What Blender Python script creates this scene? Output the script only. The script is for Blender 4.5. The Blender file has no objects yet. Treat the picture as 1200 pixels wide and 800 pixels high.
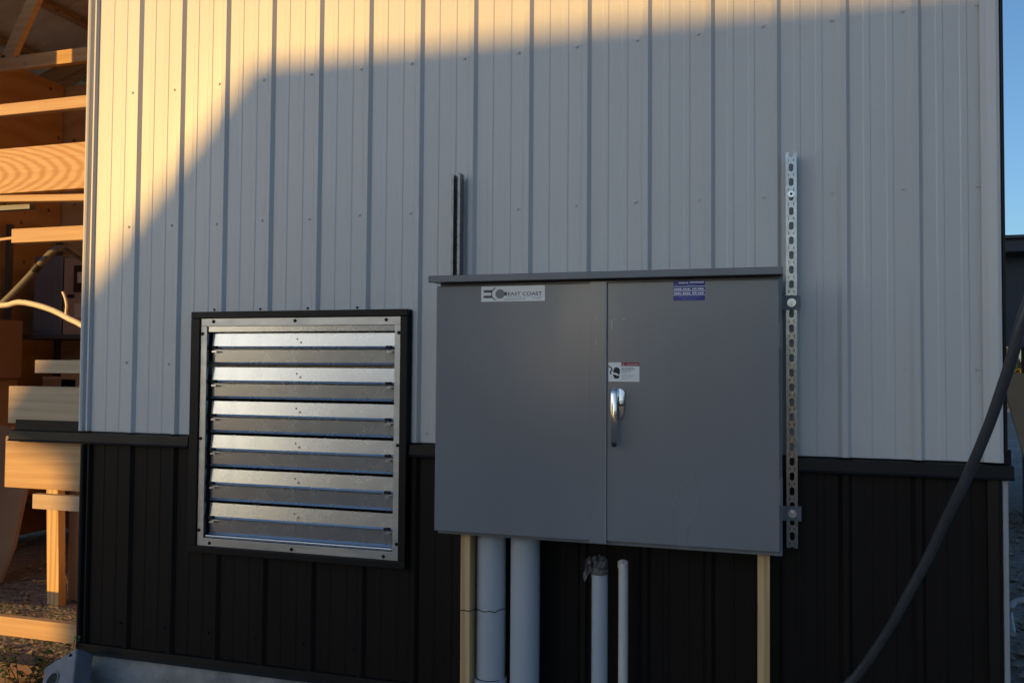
import bpy, bmesh, math, random
from mathutils import Vector, Matrix, noise
rnd = random.Random(7)
rad = math.radians
scene = bpy.context.scene
COL = scene.collection

# ------------------------------------------------------------------ camera
ZG = 1.45                                   # ground lies 1.45 m under the third screw row
F_PX, CX, CD, CZ = 1000.0, 2.0311, 3.1578, ZG - 0.0147
YAW, PITCH, ROLL = -0.2952, 0.0326, 0.0074
def cam_axes():
    f = Vector((math.sin(YAW)*math.cos(PITCH), math.cos(YAW)*math.cos(PITCH), math.sin(PITCH)))
    r = Vector((math.cos(YAW), -math.sin(YAW), 0)); u = r.cross(f)
    return f, r*math.cos(ROLL)+u*math.sin(ROLL), u*math.cos(ROLL)-r*math.sin(ROLL)
CF, CR, CU = cam_axes()
def at(x, y, Y):
    """photo pixel -> point on the vertical plane that lies Y behind the wall face"""
    D = CF + CR*((x-600)/F_PX) - CU*((y-400)/F_PX)
    t = (CD+Y)/D.y
    return Vector((CX+D.x*t, Y, CZ+D.z*t))
def on_ground(x, y, z=0.0):
    D = CF + CR*((x-600)/F_PX) - CU*((y-400)/F_PX)
    t = (z-CZ)/D.z
    return Vector((CX+D.x*t, -CD+D.y*t, z))
cam = bpy.data.cameras.new('camera'); cam_o = bpy.data.objects.new('camera', cam); COL.objects.link(cam_o)
cam.sensor_width = 36; cam.lens = 36*F_PX/1200; cam.clip_start = 0.05; cam.clip_end = 3000
M = Matrix((CR, CU, -CF)).transposed().to_4x4(); M.translation = (CX, -CD, CZ); cam_o.matrix_world = M
scene.camera = cam_o

# ------------------------------------------------------------------ light
SUN_EL, SUN_AZ = rad(9.5), rad(30.0)        # low, from behind and left of the camera
world = bpy.data.worlds.new('World'); scene.world = world; world.use_nodes = True
nt = world.node_tree; bg = nt.nodes['Background']
sky = nt.nodes.new('ShaderNodeTexSky'); sky.sky_type = 'NISHITA'; sky.sun_disc = False
sky.sun_elevation = SUN_EL; sky.sun_rotation = math.pi + SUN_AZ
sky.air_density = 1.0; sky.dust_density = 1.4; sky.ozone_density = 3.7
nt.links.new(sky.outputs[0], bg.inputs[0]); bg.inputs[1].default_value = 0.15
sun = bpy.data.lights.new('sun', 'SUN'); sun_o = bpy.data.objects.new('sun', sun); COL.objects.link(sun_o)
sun.energy = 4.0; sun.angle = rad(0.53); sun.color = (1.0, 0.56, 0.13)
SDIR = Vector((math.sin(SUN_AZ)*math.cos(SUN_EL), math.cos(SUN_AZ)*math.cos(SUN_EL), -math.sin(SUN_EL)))
sun_o.rotation_euler = SDIR.to_track_quat('-Z', 'Y').to_euler(); sun_o.location = (-9, -16, 6)
vs = scene.view_settings; vs.view_transform = 'Standard'; vs.look = 'None'; vs.gamma = 1; vs.use_curve_mapping = False
vs.exposure = 0.2
try:
    scene.cycles.max_bounces = 12; scene.cycles.diffuse_bounces = 7; scene.cycles.glossy_bounces = 5
except Exception: pass

# ------------------------------------------------------------------ materials
def _mat(name):
    m = bpy.data.materials.new(name); m.use_nodes = True
    n = m.node_tree; return m, n, n.nodes['Principled BSDF']
def mat(name, col, rough=.5, metal=0., var=.12, scale=6., bump=0., bscale=80., stretch=(1, 1, 1), rvar=.08, spec=.5, col2=None):
    m, n, b = _mat(name); N = n.nodes; L = n.links
    tc = N.new('ShaderNodeTexCoord'); mp = N.new('ShaderNodeMapping'); mp.inputs['Scale'].default_value = stretch
    L.new(tc.outputs['Object'], mp.inputs[0])
    nz = N.new('ShaderNodeTexNoise'); nz.inputs['Scale'].default_value = scale; nz.inputs['Detail'].default_value = 8; nz.inputs['Roughness'].default_value = .62
    L.new(mp.outputs[0], nz.inputs['Vector'])
    cr = N.new('ShaderNodeValToRGB'); cr.color_ramp.elements[0].position = .3; cr.color_ramp.elements[1].position = .7
    c2 = col2 or tuple(min(1, c*(1+var)) for c in col)
    c1 = tuple(c*(1-var) for c in col) if not col2 else col
    cr.color_ramp.elements[0].color = (*c1, 1); cr.color_ramp.elements[1].color = (*c2, 1)
    L.new(nz.outputs[0], cr.inputs[0]); L.new(cr.outputs[0], b.inputs['Base Color'])
    mr = N.new('ShaderNodeMapRange'); mr.inputs[1].default_value = .25; mr.inputs[2].default_value = .75
    mr.inputs[3].default_value = max(.02, rough-rvar); mr.inputs[4].default_value = min(1, rough+rvar)
    n2 = N.new('ShaderNodeTexNoise'); n2.inputs['Scale'].default_value = scale*2.3; n2.inputs['Detail'].default_value = 6
    L.new(mp.outputs[0], n2.inputs['Vector']); L.new(n2.outputs[0], mr.inputs[0]); L.new(mr.outputs[0], b.inputs['Roughness'])
    b.inputs['Metallic'].default_value = metal; b.inputs['Specular IOR Level'].default_value = spec
    if bump:
        n3 = N.new('ShaderNodeTexNoise'); n3.inputs['Scale'].default_value = bscale; n3.inputs['Detail'].default_value = 5
        L.new(mp.outputs[0], n3.inputs['Vector'])
        bp = N.new('ShaderNodeBump'); bp.inputs['Strength'].default_value = bump; bp.inputs['Distance'].default_value = .01
        L.new(n3.outputs[0], bp.inputs['Height']); L.new(bp.outputs[0], b.inputs['Normal'])
    return m
def wood(name, light, dark, axis='X', rings=9., cx=0., cz=0., rough=.7, squash=.22, dist=3.0, knots=True):
    """sawn pine: long growth-ring ellipses along the board, plus fine fibre and a few knots"""
    m, n, b = _mat(name); N = n.nodes; L = n.links
    tc = N.new('ShaderNodeTexCoord'); oi = N.new('ShaderNodeObjectInfo')
    mp = N.new('ShaderNodeMapping')
    sc = {'X': (squash, 1, 1), 'Z': (1, 1, squash), 'Y': (1, squash, 1)}[axis]
    mp.inputs['Scale'].default_value = sc; mp.inputs['Location'].default_value = (cx, 0, cz)
    L.new(tc.outputs['Object'], mp.inputs[0])
    w = N.new('ShaderNodeTexWave'); w.wave_type = 'RINGS'; w.rings_direction = {'X': 'Y', 'Z': 'Y', 'Y': 'X'}[axis]
    w.inputs['Scale'].default_value = rings; w.inputs['Distortion'].default_value = dist; w.inputs['Detail'].default_value = 2.5; w.inputs['Detail Scale'].default_value = 1.3
    L.new(mp.outputs[0], w.inputs['Vector'])
    mp2 = N.new('ShaderNodeMapping'); mp2.inputs['Scale'].default_value = {'X': (3, 90, 90), 'Z': (90, 90, 3), 'Y': (90, 3, 90)}[axis]
    L.new(tc.outputs['Object'], mp2.inputs[0])
    nz = N.new('ShaderNodeTexNoise'); nz.inputs['Scale'].default_value = 1.0; nz.inputs['Detail'].default_value = 4
    L.new(mp2.outputs[0], nz.inputs['Vector'])
    cr = N.new('ShaderNodeValToRGB'); e = cr.color_ramp.elements
    e[0].position = .25; e[0].color = (*light, 1); e[1].position = .95; e[1].color = (*dark, 1)
    L.new(w.outputs[0], cr.inputs[0])
    mx = N.new('ShaderNodeMix'); mx.data_type = 'RGBA'; mx.blend_type = 'MULTIPLY'; mx.inputs[0].default_value = .35
    L.new(cr.outputs[0], mx.inputs[6]); L.new(nz.outputs[0], mx.inputs[7])
    src = mx.outputs[2]
    if knots:
        mp3 = N.new('ShaderNodeMapping'); mp3.inputs['Scale'].default_value = {'X': (4.5, 7, 7), 'Z': (7, 7, 4.5), 'Y': (7, 4.5, 7)}[axis]
        L.new(tc.outputs['Object'], mp3.inputs[0])
        vo = N.new('ShaderNodeTexVoronoi'); vo.inputs['Scale'].default_value = 1.0; L.new(mp3.outputs[0], vo.inputs['Vector'])
        k = N.new('ShaderNodeValToRGB'); k.color_ramp.elements[0].position = .07; k.color_ramp.elements[0].color = (.3, .19, .12, 1)
        k.color_ramp.elements[1].position = .15; k.color_ramp.elements[1].color = (1, 1, 1, 1); L.new(vo.outputs['Distance'], k.inputs[0])
        m2 = N.new('ShaderNodeMix'); m2.data_type = 'RGBA'; m2.blend_type = 'MULTIPLY'; m2.inputs[0].default_value = 1
        L.new(src, m2.inputs[6]); L.new(k.outputs[0], m2.inputs[7]); src = m2.outputs[2]
    L.new(src, b.inputs['Base Color']); b.inputs['Roughness'].default_value = rough
    bp = N.new('ShaderNodeBump'); bp.inputs['Strength'].default_value = .25; bp.inputs['Distance'].default_value = .003
    L.new(nz.outputs[0], bp.inputs['Height']); L.new(bp.outputs[0], b.inputs['Normal'])
    return m
MT = {}
MT['siding'] = mat('pale_painted_steel', (.585, .585, .568), .38, 0, .04, 1.6, .14, 2.4, (1, 1, .25), .06)
MT['wainscot'] = mat('black_brown_painted_steel', (.0135, .0105, .0088), .5, 0, .15, 2.5, .05, 3, (1, 1, .25), .06, .16)
MT['dtrim'] = mat('black_trim_steel', (.0115, .0105, .010), .42, 0, .15, 5, 0, 3, (1, 1, 1), .06, .22)
MT['galv'] = mat('galvanized_sheet', (.48, .50, .52), .27, .95, .022, 5, 0, 40, (1, 1, 1), .02)
MT['galv_frame'] = mat('galvanized_frame', (.50, .51, .51), .40, .9, .14, 18, .02, 40, (.3, 1, 1), .06)
MT['galv_dull'] = mat('galvanized_strut', (.42, .42, .41), .22, .95, .22, 34, .02, 90, (1, 1, 1), .06)
MT['strut_dark'] = mat('shaded_strut', (.25, .25, .25), .45, .8, .25, 30, .05, 90)  # shade on the left strut put into a darker copy of its galvanizing
MT['zinc'] = mat('zinc_bolt', (.68, .69, .70), .25, 1, .08, 40)
MT['chrome'] = mat('plated_handle', (.78, .76, .72), .16, 1, .07, 60, 0, 60, (1, 1, 1), .06)
MT['cabinet'] = mat('grey_cabinet_enamel', (.215, .222, .230), .22, 0, .06, 1.3, .035, 3.2, (1.6, 1, .5), .07, .5)
MT['cabcap'] = mat('grey_cabinet_cap', (.20, .205, .21), .42, 0, .08, 6)
MT['worn'] = mat('worn_paint_edge', (.42, .43, .44), .4)
MT['near_black'] = mat('dark_gap', (.012, .012, .013), .8, 0, .1)
MT['white'] = mat('white_sticker', (.88, .88, .85), .25, 0, .02, 10)
MT['ink'] = mat('grey_ink', (.085, .085, .095), .5, 0, .05)
MT['ink2'] = mat('mid_grey_ink', (.22, .22, .235), .5, 0, .05)
MT['black'] = mat('black_ink', (.01, .01, .012), .5, 0, .05)
MT['blue'] = mat('blue_sticker', (.022, .03, .26), .4, 0, .05)
MT['bluewhite'] = mat('sticker_white_print', (.78, .79, .90), .4, 0, .03)
MT['bluemid'] = mat('sticker_blue_print', (.16, .18, .50), .5, 0, .03)
MT['red'] = mat('red_sticker', (.30, .022, .04), .4, 0, .05)
MT['pink'] = mat('sticker_pale_print', (.70, .45, .48), .5, 0, .03)
MT['pvc'] = mat('grey_pvc', (.44, .468, .50), .36, 0, .06, 5, .02, 30, (1, 1, .3), .06)
MT['pvcw'] = mat('pale_pvc', (.62, .60, .56), .42, 0, .10, 8, .02, 30, (1, 1, .3))
MT['boxgrey'] = mat('scuffed_grey_plastic', (.235, .235, .255), .55, 0, .2, 12, .05, 30)
MT['tape'] = mat('duct_tape', (.13, .12, .115), .38, .3, .35, 30, .5, 60)
MT['conduit'] = mat('black_conduit', (.05, .052, .057), .33, 0, .2, 9, .04, 40, spec=.5)
MT['concrete'] = mat('concrete', (.31, .30, .285), .88, 0, .45, 6, .7, 50)
MT['pine'] = wood('pine_board', (.68, .44, .22), (.63, .385, .18), 'X', 6, .13, .31, .7, .09, 9)
MT['pine_oval'] = wood('pine_board_cathedral_grain', (.69, .44, .21), (.56, .285, .10), 'X', 21, .57, -2.345, .65, .20, 2.4, False)
MT['pine_grey'] = wood('greyish_pine_board', (.66, .49, .31), (.61, .435, .265), 'X', 6, .3, .1, .7, .08, 7)  # paler, greyer pine tone for some of the girts
MT['pine_v'] = wood('pine_stud', (.82, .56, .27), (.62, .38, .16), 'Z', 9, .2, .1, .7, .10, 2)
MT['pine_y'] = wood('pine_purlin', (.50, .33, .18), (.38, .22, .10), 'Y', 6)
MT['ply'] = wood('brown_plywood', (.68, .37, .14), (.60, .30, .10), 'X', 2.0, .4, .3, .6, .5, 4, True)
MT['ply_light'] = wood('pale_plywood', (.76, .52, .27), (.68, .44, .21), 'X', 2.0, .4, .3, .6, .5, 4, True)
MT['card'] = mat('cardboard', (.34, .205, .115), .85, 0, .10, 4, .06, 40)
MT['carddk'] = mat('brown_cardboard', (.26, .145, .08), .85, 0, .10, 4, .06, 40)
MT['print'] = mat('hand_hole_dark', (.03, .025, .022), .8)  # near-black for the carton's hand hole, its inside shade put into colour
MT['steelblue'] = mat('blue_grey_enamel', (.13, .16, .20), .4, .1, .08, 4)
MT['beige'] = mat('beige_enamel', (.36, .27, .20), .45, 0, .06, 4)
MT['darkglass'] = mat('dark_display', (.02, .02, .022), .15)
MT['paper'] = mat('paper_tag', (.55, .48, .40), .7)
MT['cable'] = mat('white_cable', (.72, .66, .55), .45, 0, .05)
MT['unlit_grey'] = mat('grey_conduit', (.14, .13, .12), .6, 0, .08)  # unlit look of the bay conduit put into a darker grey
MT['blackwire'] = mat('black_wire', (.015, .015, .015), .5)
MT['rack'] = mat('rack_steel', (.10, .105, .11), .45, .3, .1)
MT['roofin'] = mat('galvalume_roof', (.62, .62, .62), .45, .2, .12, 5, .04, 20)
MT['dark_shed'] = mat('dark_shed_steel', (.045, .05, .062), .5, 0, .12, 3)
MT['barnwood'] = mat('weathered_barn_boards', (.20, .165, .13), .85, 0, .25, 4, .3, 30, (1, 1, .15))
MT['barnroof'] = mat('barn_roof_steel', (.24, .235, .23), .5, .2, .12, 2)
MT['glass'] = mat('window_pane', (.03, .035, .04), .08, 0, .05)
MT['leaf'] = mat('weed_leaf', (.055, .095, .03), .55, 0, .35, 30, .1, 60)
MT['stem'] = mat('weed_stem', (.07, .075, .03), .7, 0, .2)
MT['bush'] = mat('shrub_leaf', (.11, .105, .03), .6, 0, .4, 3)
MT['trunk'] = mat('bark', (.12, .085, .06), .9, 0, .25, 12, .4, 40)
MT['stone'] = mat('gravel_stone', (.20, .175, .145), .85, 0, .45, 22, .3, 80)
MT['wrapper'] = mat('torn_wrapper', (.50, .57, .57), .4, 0, .15, 30)
MT['hose'] = mat('pale_hose', (.36, .37, .38), .5, 0, .08)
def ground_mat():
    m, n, b = _mat('gravelly_dirt'); N = n.nodes; L = n.links
    tc = N.new('ShaderNodeTexCoord')
    a = N.new('ShaderNodeTexNoise'); a.inputs['Scale'].default_value = .9; a.inputs['Detail'].default_value = 10; a.inputs['Roughness'].default_value = .7
    v = N.new('ShaderNodeTexVoronoi'); v.inputs['Scale'].default_value = 38; v.inputs['Randomness'].default_value = 1
    f = N.new('ShaderNodeTexNoise'); f.inputs['Scale'].default_value = 60; f.inputs['Detail'].default_value = 8
    for q in (a, v, f): L.new(tc.outputs['Object'], q.inputs['Vector'])
    r = N.new('ShaderNodeValToRGB'); e = r.color_ramp.elements
    e[0].position = .3; e[0].color = (.14, .11, .08, 1); e[1].position = .72; e[1].color = (.28, .235, .18, 1)
    L.new(a.outputs[0], r.inputs[0])
    mx = N.new('ShaderNodeMix'); mx.data_type = 'RGBA'; mx.blend_type = 'OVERLAY'; mx.inputs[0].default_value = .55
    L.new(r.outputs[0], mx.inputs[6]); L.new(v.outputs['Color'], mx.inputs[7])
    hs = N.new('ShaderNodeHueSaturation'); hs.inputs['Saturation'].default_value = .45; L.new(mx.outputs[2], hs.inputs['Color'])
    L.new(hs.outputs[0], b.inputs['Base Color']); b.inputs['Roughness'].default_value = .92
    ad = N.new('ShaderNodeMath'); ad.operation = 'SUBTRACT'; L.new(f.outputs[0], ad.inputs[0]); L.new(v.outputs['Distance'], ad.inputs[1])
    bp = N.new('ShaderNodeBump'); bp.inputs['Strength'].default_value = .7; bp.inputs['Distance'].default_value = .02
    L.new(ad.outputs[0], bp.inputs['Height']); L.new(bp.outputs[0], b.inputs['Normal'])
    return m
MT['ground'] = ground_mat()

# ------------------------------------------------------------------ mesh helpers
class MB:
    def __init__(s): s.v = []; s.f = []
    def add(s, verts, faces):
        o = len(s.v); s.v += [Vector(p) for p in verts]; s.f += [tuple(i+o for i in f) for f in faces]; return s
    def box(s, x0, x1, y0, y1, z0, z1):
        v = [(x0,y0,z0),(x1,y0,z0),(x1,y1,z0),(x0,y1,z0),(x0,y0,z1),(x1,y0,z1),(x1,y1,z1),(x0,y1,z1)]
        return s.add(v, [(0,3,2,1),(4,5,6,7),(0,1,5,4),(1,2,6,5),(2,3,7,6),(3,0,4,7)])
    def beam(s, a, b, w, h, up=(0, 0, 1)):
        """square timber from a to b; w across, h along 'up'"""
        a = Vector(a); b = Vector(b); d = (b-a).normalized(); sx = d.cross(Vector(up)).normalized(); uz = sx.cross(d).normalized()
        v = []
        for p in (a, b):
            for i, j in ((-1,-1),(1,-1),(1,1),(-1,1)): v.append(p+sx*(w/2*i)+uz*(h/2*j))
        return s.add(v, [(0,3,2,1),(4,5,6,7),(0,1,5,4),(1,2,6,5),(2,3,7,6),(3,0,4,7)])
    def tube(s, pts, r, n=12, caps=True):
        pts = [Vector(p) for p in pts]; rs = r if isinstance(r, (list, tuple)) else [r]*len(pts)
        o = len(s.v); prev = None
        for i, p in enumerate(pts):
            d = (pts[min(i+1, len(pts)-1)]-pts[max(i-1, 0)]).normalized()
            if prev is None:
                ref = Vector((0, 0, 1)) if abs(d.z) < .9 else Vector((1, 0, 0)); a = d.cross(ref).normalized()
            else: a = (prev-d*prev.dot(d)).normalized()
            prev = a; b = d.cross(a)
            for k in range(n):
                t = 2*math.pi*k/n; s.v.append(p+a*(rs[i]*math.cos(t))+b*(rs[i]*math.sin(t)))
        for i in range(len(pts)-1):
            for k in range(n):
                k2 = (k+1) % n; s.f.append((o+i*n+k, o+i*n+k2, o+(i+1)*n+k2, o+(i+1)*n+k))
        if caps:
            s.f.append(tuple(o+k for k in range(n-1, -1, -1))); s.f.append(tuple(o+(len(pts)-1)*n+k for k in range(n)))
        return s
    def prism(s, poly, axis, a, b):
        """polygon (2-D list) extruded along axis from a to b. axis 'X': (y,z); 'Y': (x,z); 'Z': (x,y)"""
        n = len(poly)
        def P(p, t): return {'X': (t, p[0], p[1]), 'Y': (p[0], t, p[1]), 'Z': (p[0], p[1], t)}[axis]
        v = [P(p, a) for p in poly]+[P(p, b) for p in poly]
        return s.add(v, [tuple(range(n))[::-1], tuple(range(n, 2*n))]+[(i, (i+1) % n, n+(i+1) % n, n+i) for i in range(n)])
    def strip(s, poly, axis, a, b):
        """open profile swept along axis (sheet metal)"""
        n = len(poly)
        def P(p, t): return {'X': (t, p[0], p[1]), 'Y': (p[0], t, p[1]), 'Z': (p[0], p[1], t)}[axis]
        v = [P(p, a) for p in poly]+[P(p, b) for p in poly]
        return s.add(v, [(i, i+1, n+i+1, n+i) for i in range(n-1)])
    def mesh(s, name, m, origin=(0, 0, 0), bevel=0., smooth=False, seg=2):
        o = Vector(origin); me = bpy.data.meshes.new(name); me.from_pydata([tuple(p-o) for p in s.v], [], s.f); me.update()
        bm = bmesh.new(); bm.from_mesh(me)
        bmesh.ops.recalc_face_normals(bm, faces=bm.faces[:])
        if bevel:
            es = [e for e in bm.edges if len(e.link_faces) == 2 and e.calc_face_angle(0) > .6]
            bmesh.ops.bevel(bm, geom=es, offset=bevel, segments=seg, affect='EDGES', profile=.5, clamp_overlap=True)
        bm.to_mesh(me); bm.free(); me.materials.append(m)
        if smooth:
            for p in me.polygons: p.use_smooth = True
            try: me.set_sharp_from_angle(angle=rad(38))
            except Exception: pass
        return me
    def build(s, name, m, parent=None, bevel=0., smooth=False, origin=None, seg=2):
        base = parent_world(parent) if parent is not None else Vector((0, 0, 0))
        org = Vector(origin) if origin is not None else base
        ob = bpy.data.objects.new(name, s.mesh(name, m, org, bevel, smooth, seg)); COL.objects.link(ob)
        ob.location = org-base
        if parent is not None: ob.parent = parent
        return ob
def parent_world(o):
    p = Vector(o.location); q = o.parent
    while q is not None: p = p+Vector(q.location); q = q.parent
    return p
def link_mesh(name, me, parent, world_loc, rot=None):
    o = bpy.data.objects.new(name, me); COL.objects.link(o); o.parent = parent; o.location = Vector(world_loc)-parent_world(parent)
    if rot: o.rotation_euler = rot
    return o
def empty(name, loc, label, cat, group=None):
    o = bpy.data.objects.new(name, None); COL.objects.link(o); o.location = loc; o.empty_display_size = .1
    o['label'] = label; o['category'] = cat
    if group: o['group'] = group
    return o
def tag(o, label, cat, group=None):
    o['label'] = label; o['category'] = cat
    if group: o['group'] = group
    return o
def curve_pts(P, n=40):
    """Catmull-Rom through P"""
    P = [Vector(p) for p in P]; P = [P[0]*2-P[1]]+P+[P[-1]*2-P[-2]]; out = []; m = len(P)-3; k = max(2, n//m)
    for i in range(m):
        a, b, c, d = P[i:i+4]
        for j in range(k):
            t = j/k
            out.append(.5*((2*b)+(c-a)*t+(2*a-5*b+4*c-d)*t*t+(3*b-a-3*c+d)*t**3))
    out.append(P[-2]); return out

# ------------------------------------------------------------------ ground
def make_ground():
    xs = [-400, -120, -40, -14]+[-8+i*.25 for i in range(69)]+[14, 40, 120, 400]
    ys = [-400, -120, -40, -12]+[-4+i*.25 for i in range(57)]+[14, 30, 120, 400]
    mb = MB(); W = len(xs)
    for y in ys:
        for x in xs:
            z = 0
            if abs(x) < 10 and -5 < y < 11: z = .016*noise.noise((x*1.7, y*1.7, 0))+.006*noise.noise((x*6, y*6, 3))-.012
            mb.v.append(Vector((x, y, z)))
    for j in range(len(ys)-1):
        for i in range(W-1): mb.f.append((j*W+i, j*W+i+1, (j+1)*W+i+1, (j+1)*W+i))
    o = mb.build('ground', MT['ground'], smooth=True); o['kind'] = 'structure'
make_ground()
def make_gravel():
    mb = MB()
    oct_ = [(1,0,0),(-1,0,0),(0,1,0),(0,-1,0),(0,0,1),(0,0,-1)]
    fc = [(0,2,4),(2,1,4),(1,3,4),(3,0,4),(2,0,5),(1,2,5),(3,1,5),(0,3,5)]
    def put(x, y, r):
        a = rnd.random()*6.28; ca, sa = math.cos(a), math.sin(a); sx, sy, sz = r*rnd.uniform(.7, 1.3), r*rnd.uniform(.6, 1.1), r*rnd.uniform(.4, .8)
        V = []
        for p in oct_:
            q = [p[0]*sx*rnd.uniform(.8, 1.2), p[1]*sy*rnd.uniform(.8, 1.2), p[2]*sz]
            V.append((x+q[0]*ca-q[1]*sa, y+q[0]*sa+q[1]*ca, q[2]+sz*.25))
        mb.add(V, fc)
    for i in range(7000): put(rnd.uniform(-3.2, .6), rnd.uniform(-1.2, 2.4), min(.022, .0042*rnd.paretovariate(2.2)))
    for i in range(3500): put(rnd.uniform(2.7, 5.2), rnd.uniform(-.6, 7), min(.05, .010*rnd.paretovariate(2.0)))
    o = mb.build('gravel', MT['stone']); o['kind'] = 'stuff'; o['label'] = 'loose grey brown gravel scattered over the dirt'; o['category'] = 'gravel'
make_gravel()

# ------------------------------------------------------------------ the building
PITCH_R = 0.2286
XL, XR = -0.965, 2.757
Z_TRIM = ZG-.308
EAVE, SLOPE, BX0, RIDGE_X, BY1 = 3.3, 1/3, -7.0, -2.12, 8.0
def roof_z(x): return EAVE+SLOPE*(x-BX0) if x <= RIDGE_X else EAVE+SLOPE*(2*RIDGE_X-BX0-x)+0.0
bld = empty('metal_building', (0.9, 0, 0), 'half-sided metal building with pale ribbed wall, black wainscot and open lumber-framed bay', 'building')
LV = (-.325, .625, ZG-.785, ZG+.195)       # opening behind the louver
def rib_profile(k0, k1):
    pts = []
    for k in range(k0, k1+1):
        c = k*PITCH_R
        if k > k0: pts += [(c-.036, 0), (c-.0225, .0155)]
        elif k > -4: pts += [(c-.0225, .0155)]
        if k > -4: pts += [(c-.0045, .0155), (c+.0085, 0)] if k < k1 else [(c-.0045, .0155)]
        else: pts += [(c-.010, 0)]
        if k < k1:
            for mc in (.063, .136):
                pts += [(c+mc-.0130, 0), (c+mc-.0090, .0019), (c+mc+.0090, .0019), (c+mc+.0130, 0)]
    return pts
def siding_panel(k0, k1, z0, ztop, m, hole=None, y=0.):
    P = rib_profile(k0, k1); mb = MB()
    for (xa, ha), (xb, hb) in zip(P[:-1], P[1:]):
        xc = (xa+xb)/2; segs = []
        za, zb = (ztop(xa), ztop(xb)) if callable(ztop) else (ztop, ztop)
        if hole and hole[0] < xc < hole[1]:
            if hole[2] > z0: segs.append((z0, z0, hole[2], hole[2]))
            if hole[3] < min(za, zb): segs.append((max(z0, hole[3]),)*2+(za, zb))
        else: segs.append((z0, z0, za, zb))
        for a0, b0, a1, b1 in segs:
            mb.add([(xa, y-ha, a0), (xb, y-hb, b0), (xb, y-hb, b1), (xa, y-ha, a1)], [(0, 1, 2, 3)])
    bm_ob = mb
    return bm_ob
def weld(o):
    bm = bmesh.new(); bm.from_mesh(o.data); bmesh.ops.remove_doubles(bm, verts=bm.verts[:], dist=1e-5)
    bmesh.ops.recalc_face_normals(bm, faces=bm.faces[:]); bm.to_mesh(o.data); bm.free(); return o
# hex-head screw with washer
def screw_mesh(name, m, r=.0062):
    mb = MB()
    n = 10; 
    mb.tube([(0, 0.0005, 0), (0, -.0015, 0)], r*1.25, n)
    mb.tube([(0, -.001, 0), (0, -.006, 0)], r*.8, 6)
    return mb.mesh(name, m, smooth=False)
SCREW = screw_mesh('screw', MT['siding'])
SCREW_D = screw_mesh('screw_dark', MT['dtrim'], .006)
SCREW_Z = screw_mesh('screw_zinc', MT['galv_dull'], .0055)
panels = []
for i, (k0, k1) in enumerate(((-4, 0), (0, 4), (4, 8), (8, 12))):
    yo = -.0012*i
    p = weld(siding_panel(k0, k1, Z_TRIM, lambda x: roof_z(x)-.02, MT['siding'], LV, yo).build('siding_panel', MT['siding'], bld)); panels.append((k0, k1, p))
    w = weld(siding_panel(k0, k1, .178, Z_TRIM-.02, MT['wainscot'], LV, yo).build('wainscot_panel', MT['wainscot'], bld))
    rows = [ZG+1.8288, ZG+1.2192, ZG+.6096, ZG]
    for k in range(k0+1, k1+1):
        c = k*PITCH_R
        for z in rows:
            x = c-.050+rnd.uniform(-.003, .003)
            if LV[0]-.06 < x < LV[1]+.06 and LV[2]-.06 < z < LV[3]+.06: continue
            if k == 12 and z < ZG+.1: x = c-.06
            s = link_mesh('screw', SCREW, p, (x, yo, z+rnd.uniform(-.004, .004)), (0, rnd.random(), 0))
        if c > .62:
            for dx in (-.048, .032):
                if c+dx < 2.73: link_mesh('screw', SCREW, p, (c+dx, yo, Z_TRIM+.038+rnd.uniform(-.003, .003)), (0, rnd.random(), 0))
        if -.40 < c < .67: link_mesh('screw', SCREW_D, p, (c-.05, yo, ZG+.2335), (0, rnd.random(), 0)).scale = (.75, .8, .75)
        if c > -.9:
            link_mesh('screw', SCREW_D, w, (c-.05, yo, .30), (0, rnd.random(), 0))
# wall-transition trim with its upstand, ledge and hemmed drip lip
def z_trim(x0, x1):
    mb = MB(); p = [(.004, Z_TRIM+.042), (.004, Z_TRIM-.004), (-.031, Z_TRIM-.008), (-.034, Z_TRIM-.046), (-.040, Z_TRIM-.052), (-.038, Z_TRIM-.0545), (-.026, Z_TRIM-.050), (.003, Z_TRIM-.048)]
    q = [(a+.0015, b-.0015) for a, b in p][::-1]
    return mb.prism(p+[(.0055, Z_TRIM-.05)]+[(.0055, Z_TRIM+.042)], 'X', x0, x1)
z_trim(-1.36, LV[0]-.052).build('transition_trim', MT['dtrim'], bld)
z_trim(LV[1]+.032, 2.782).build('transition_trim', MT['dtrim'], bld)
# base flashing and footing
mb = MB().prism([(-.024, .198), (-.027, .166), (-.034, .158), (-.030, .155), (.004, .160), (.004, .198)], 'X', XL+.012, XR); mb.build('base_trim', MT['dtrim'], bld)
mb = MB(); nX = 60
for i in range(nX+1):
    x = XL+.03+(XR-XL-.03)*i/nX
    for j, z in enumerate((-.15, .04, .10, .172)): mb.v.append(Vector((x, -.012-.006*noise.noise((x*3, z*4, 0))-(.03 if j == 0 else 0), z)))
    mb.v.append(Vector((x, .30, .172)))
for i in range(nX):
    for j in range(4): a = i*5+j; mb.f.append((a, a+5, a+6, a+1))
mb.f.append((0, 1, 2, 3, 4))
mb.build('footing', MT['concrete'], bld, smooth=True)
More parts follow.
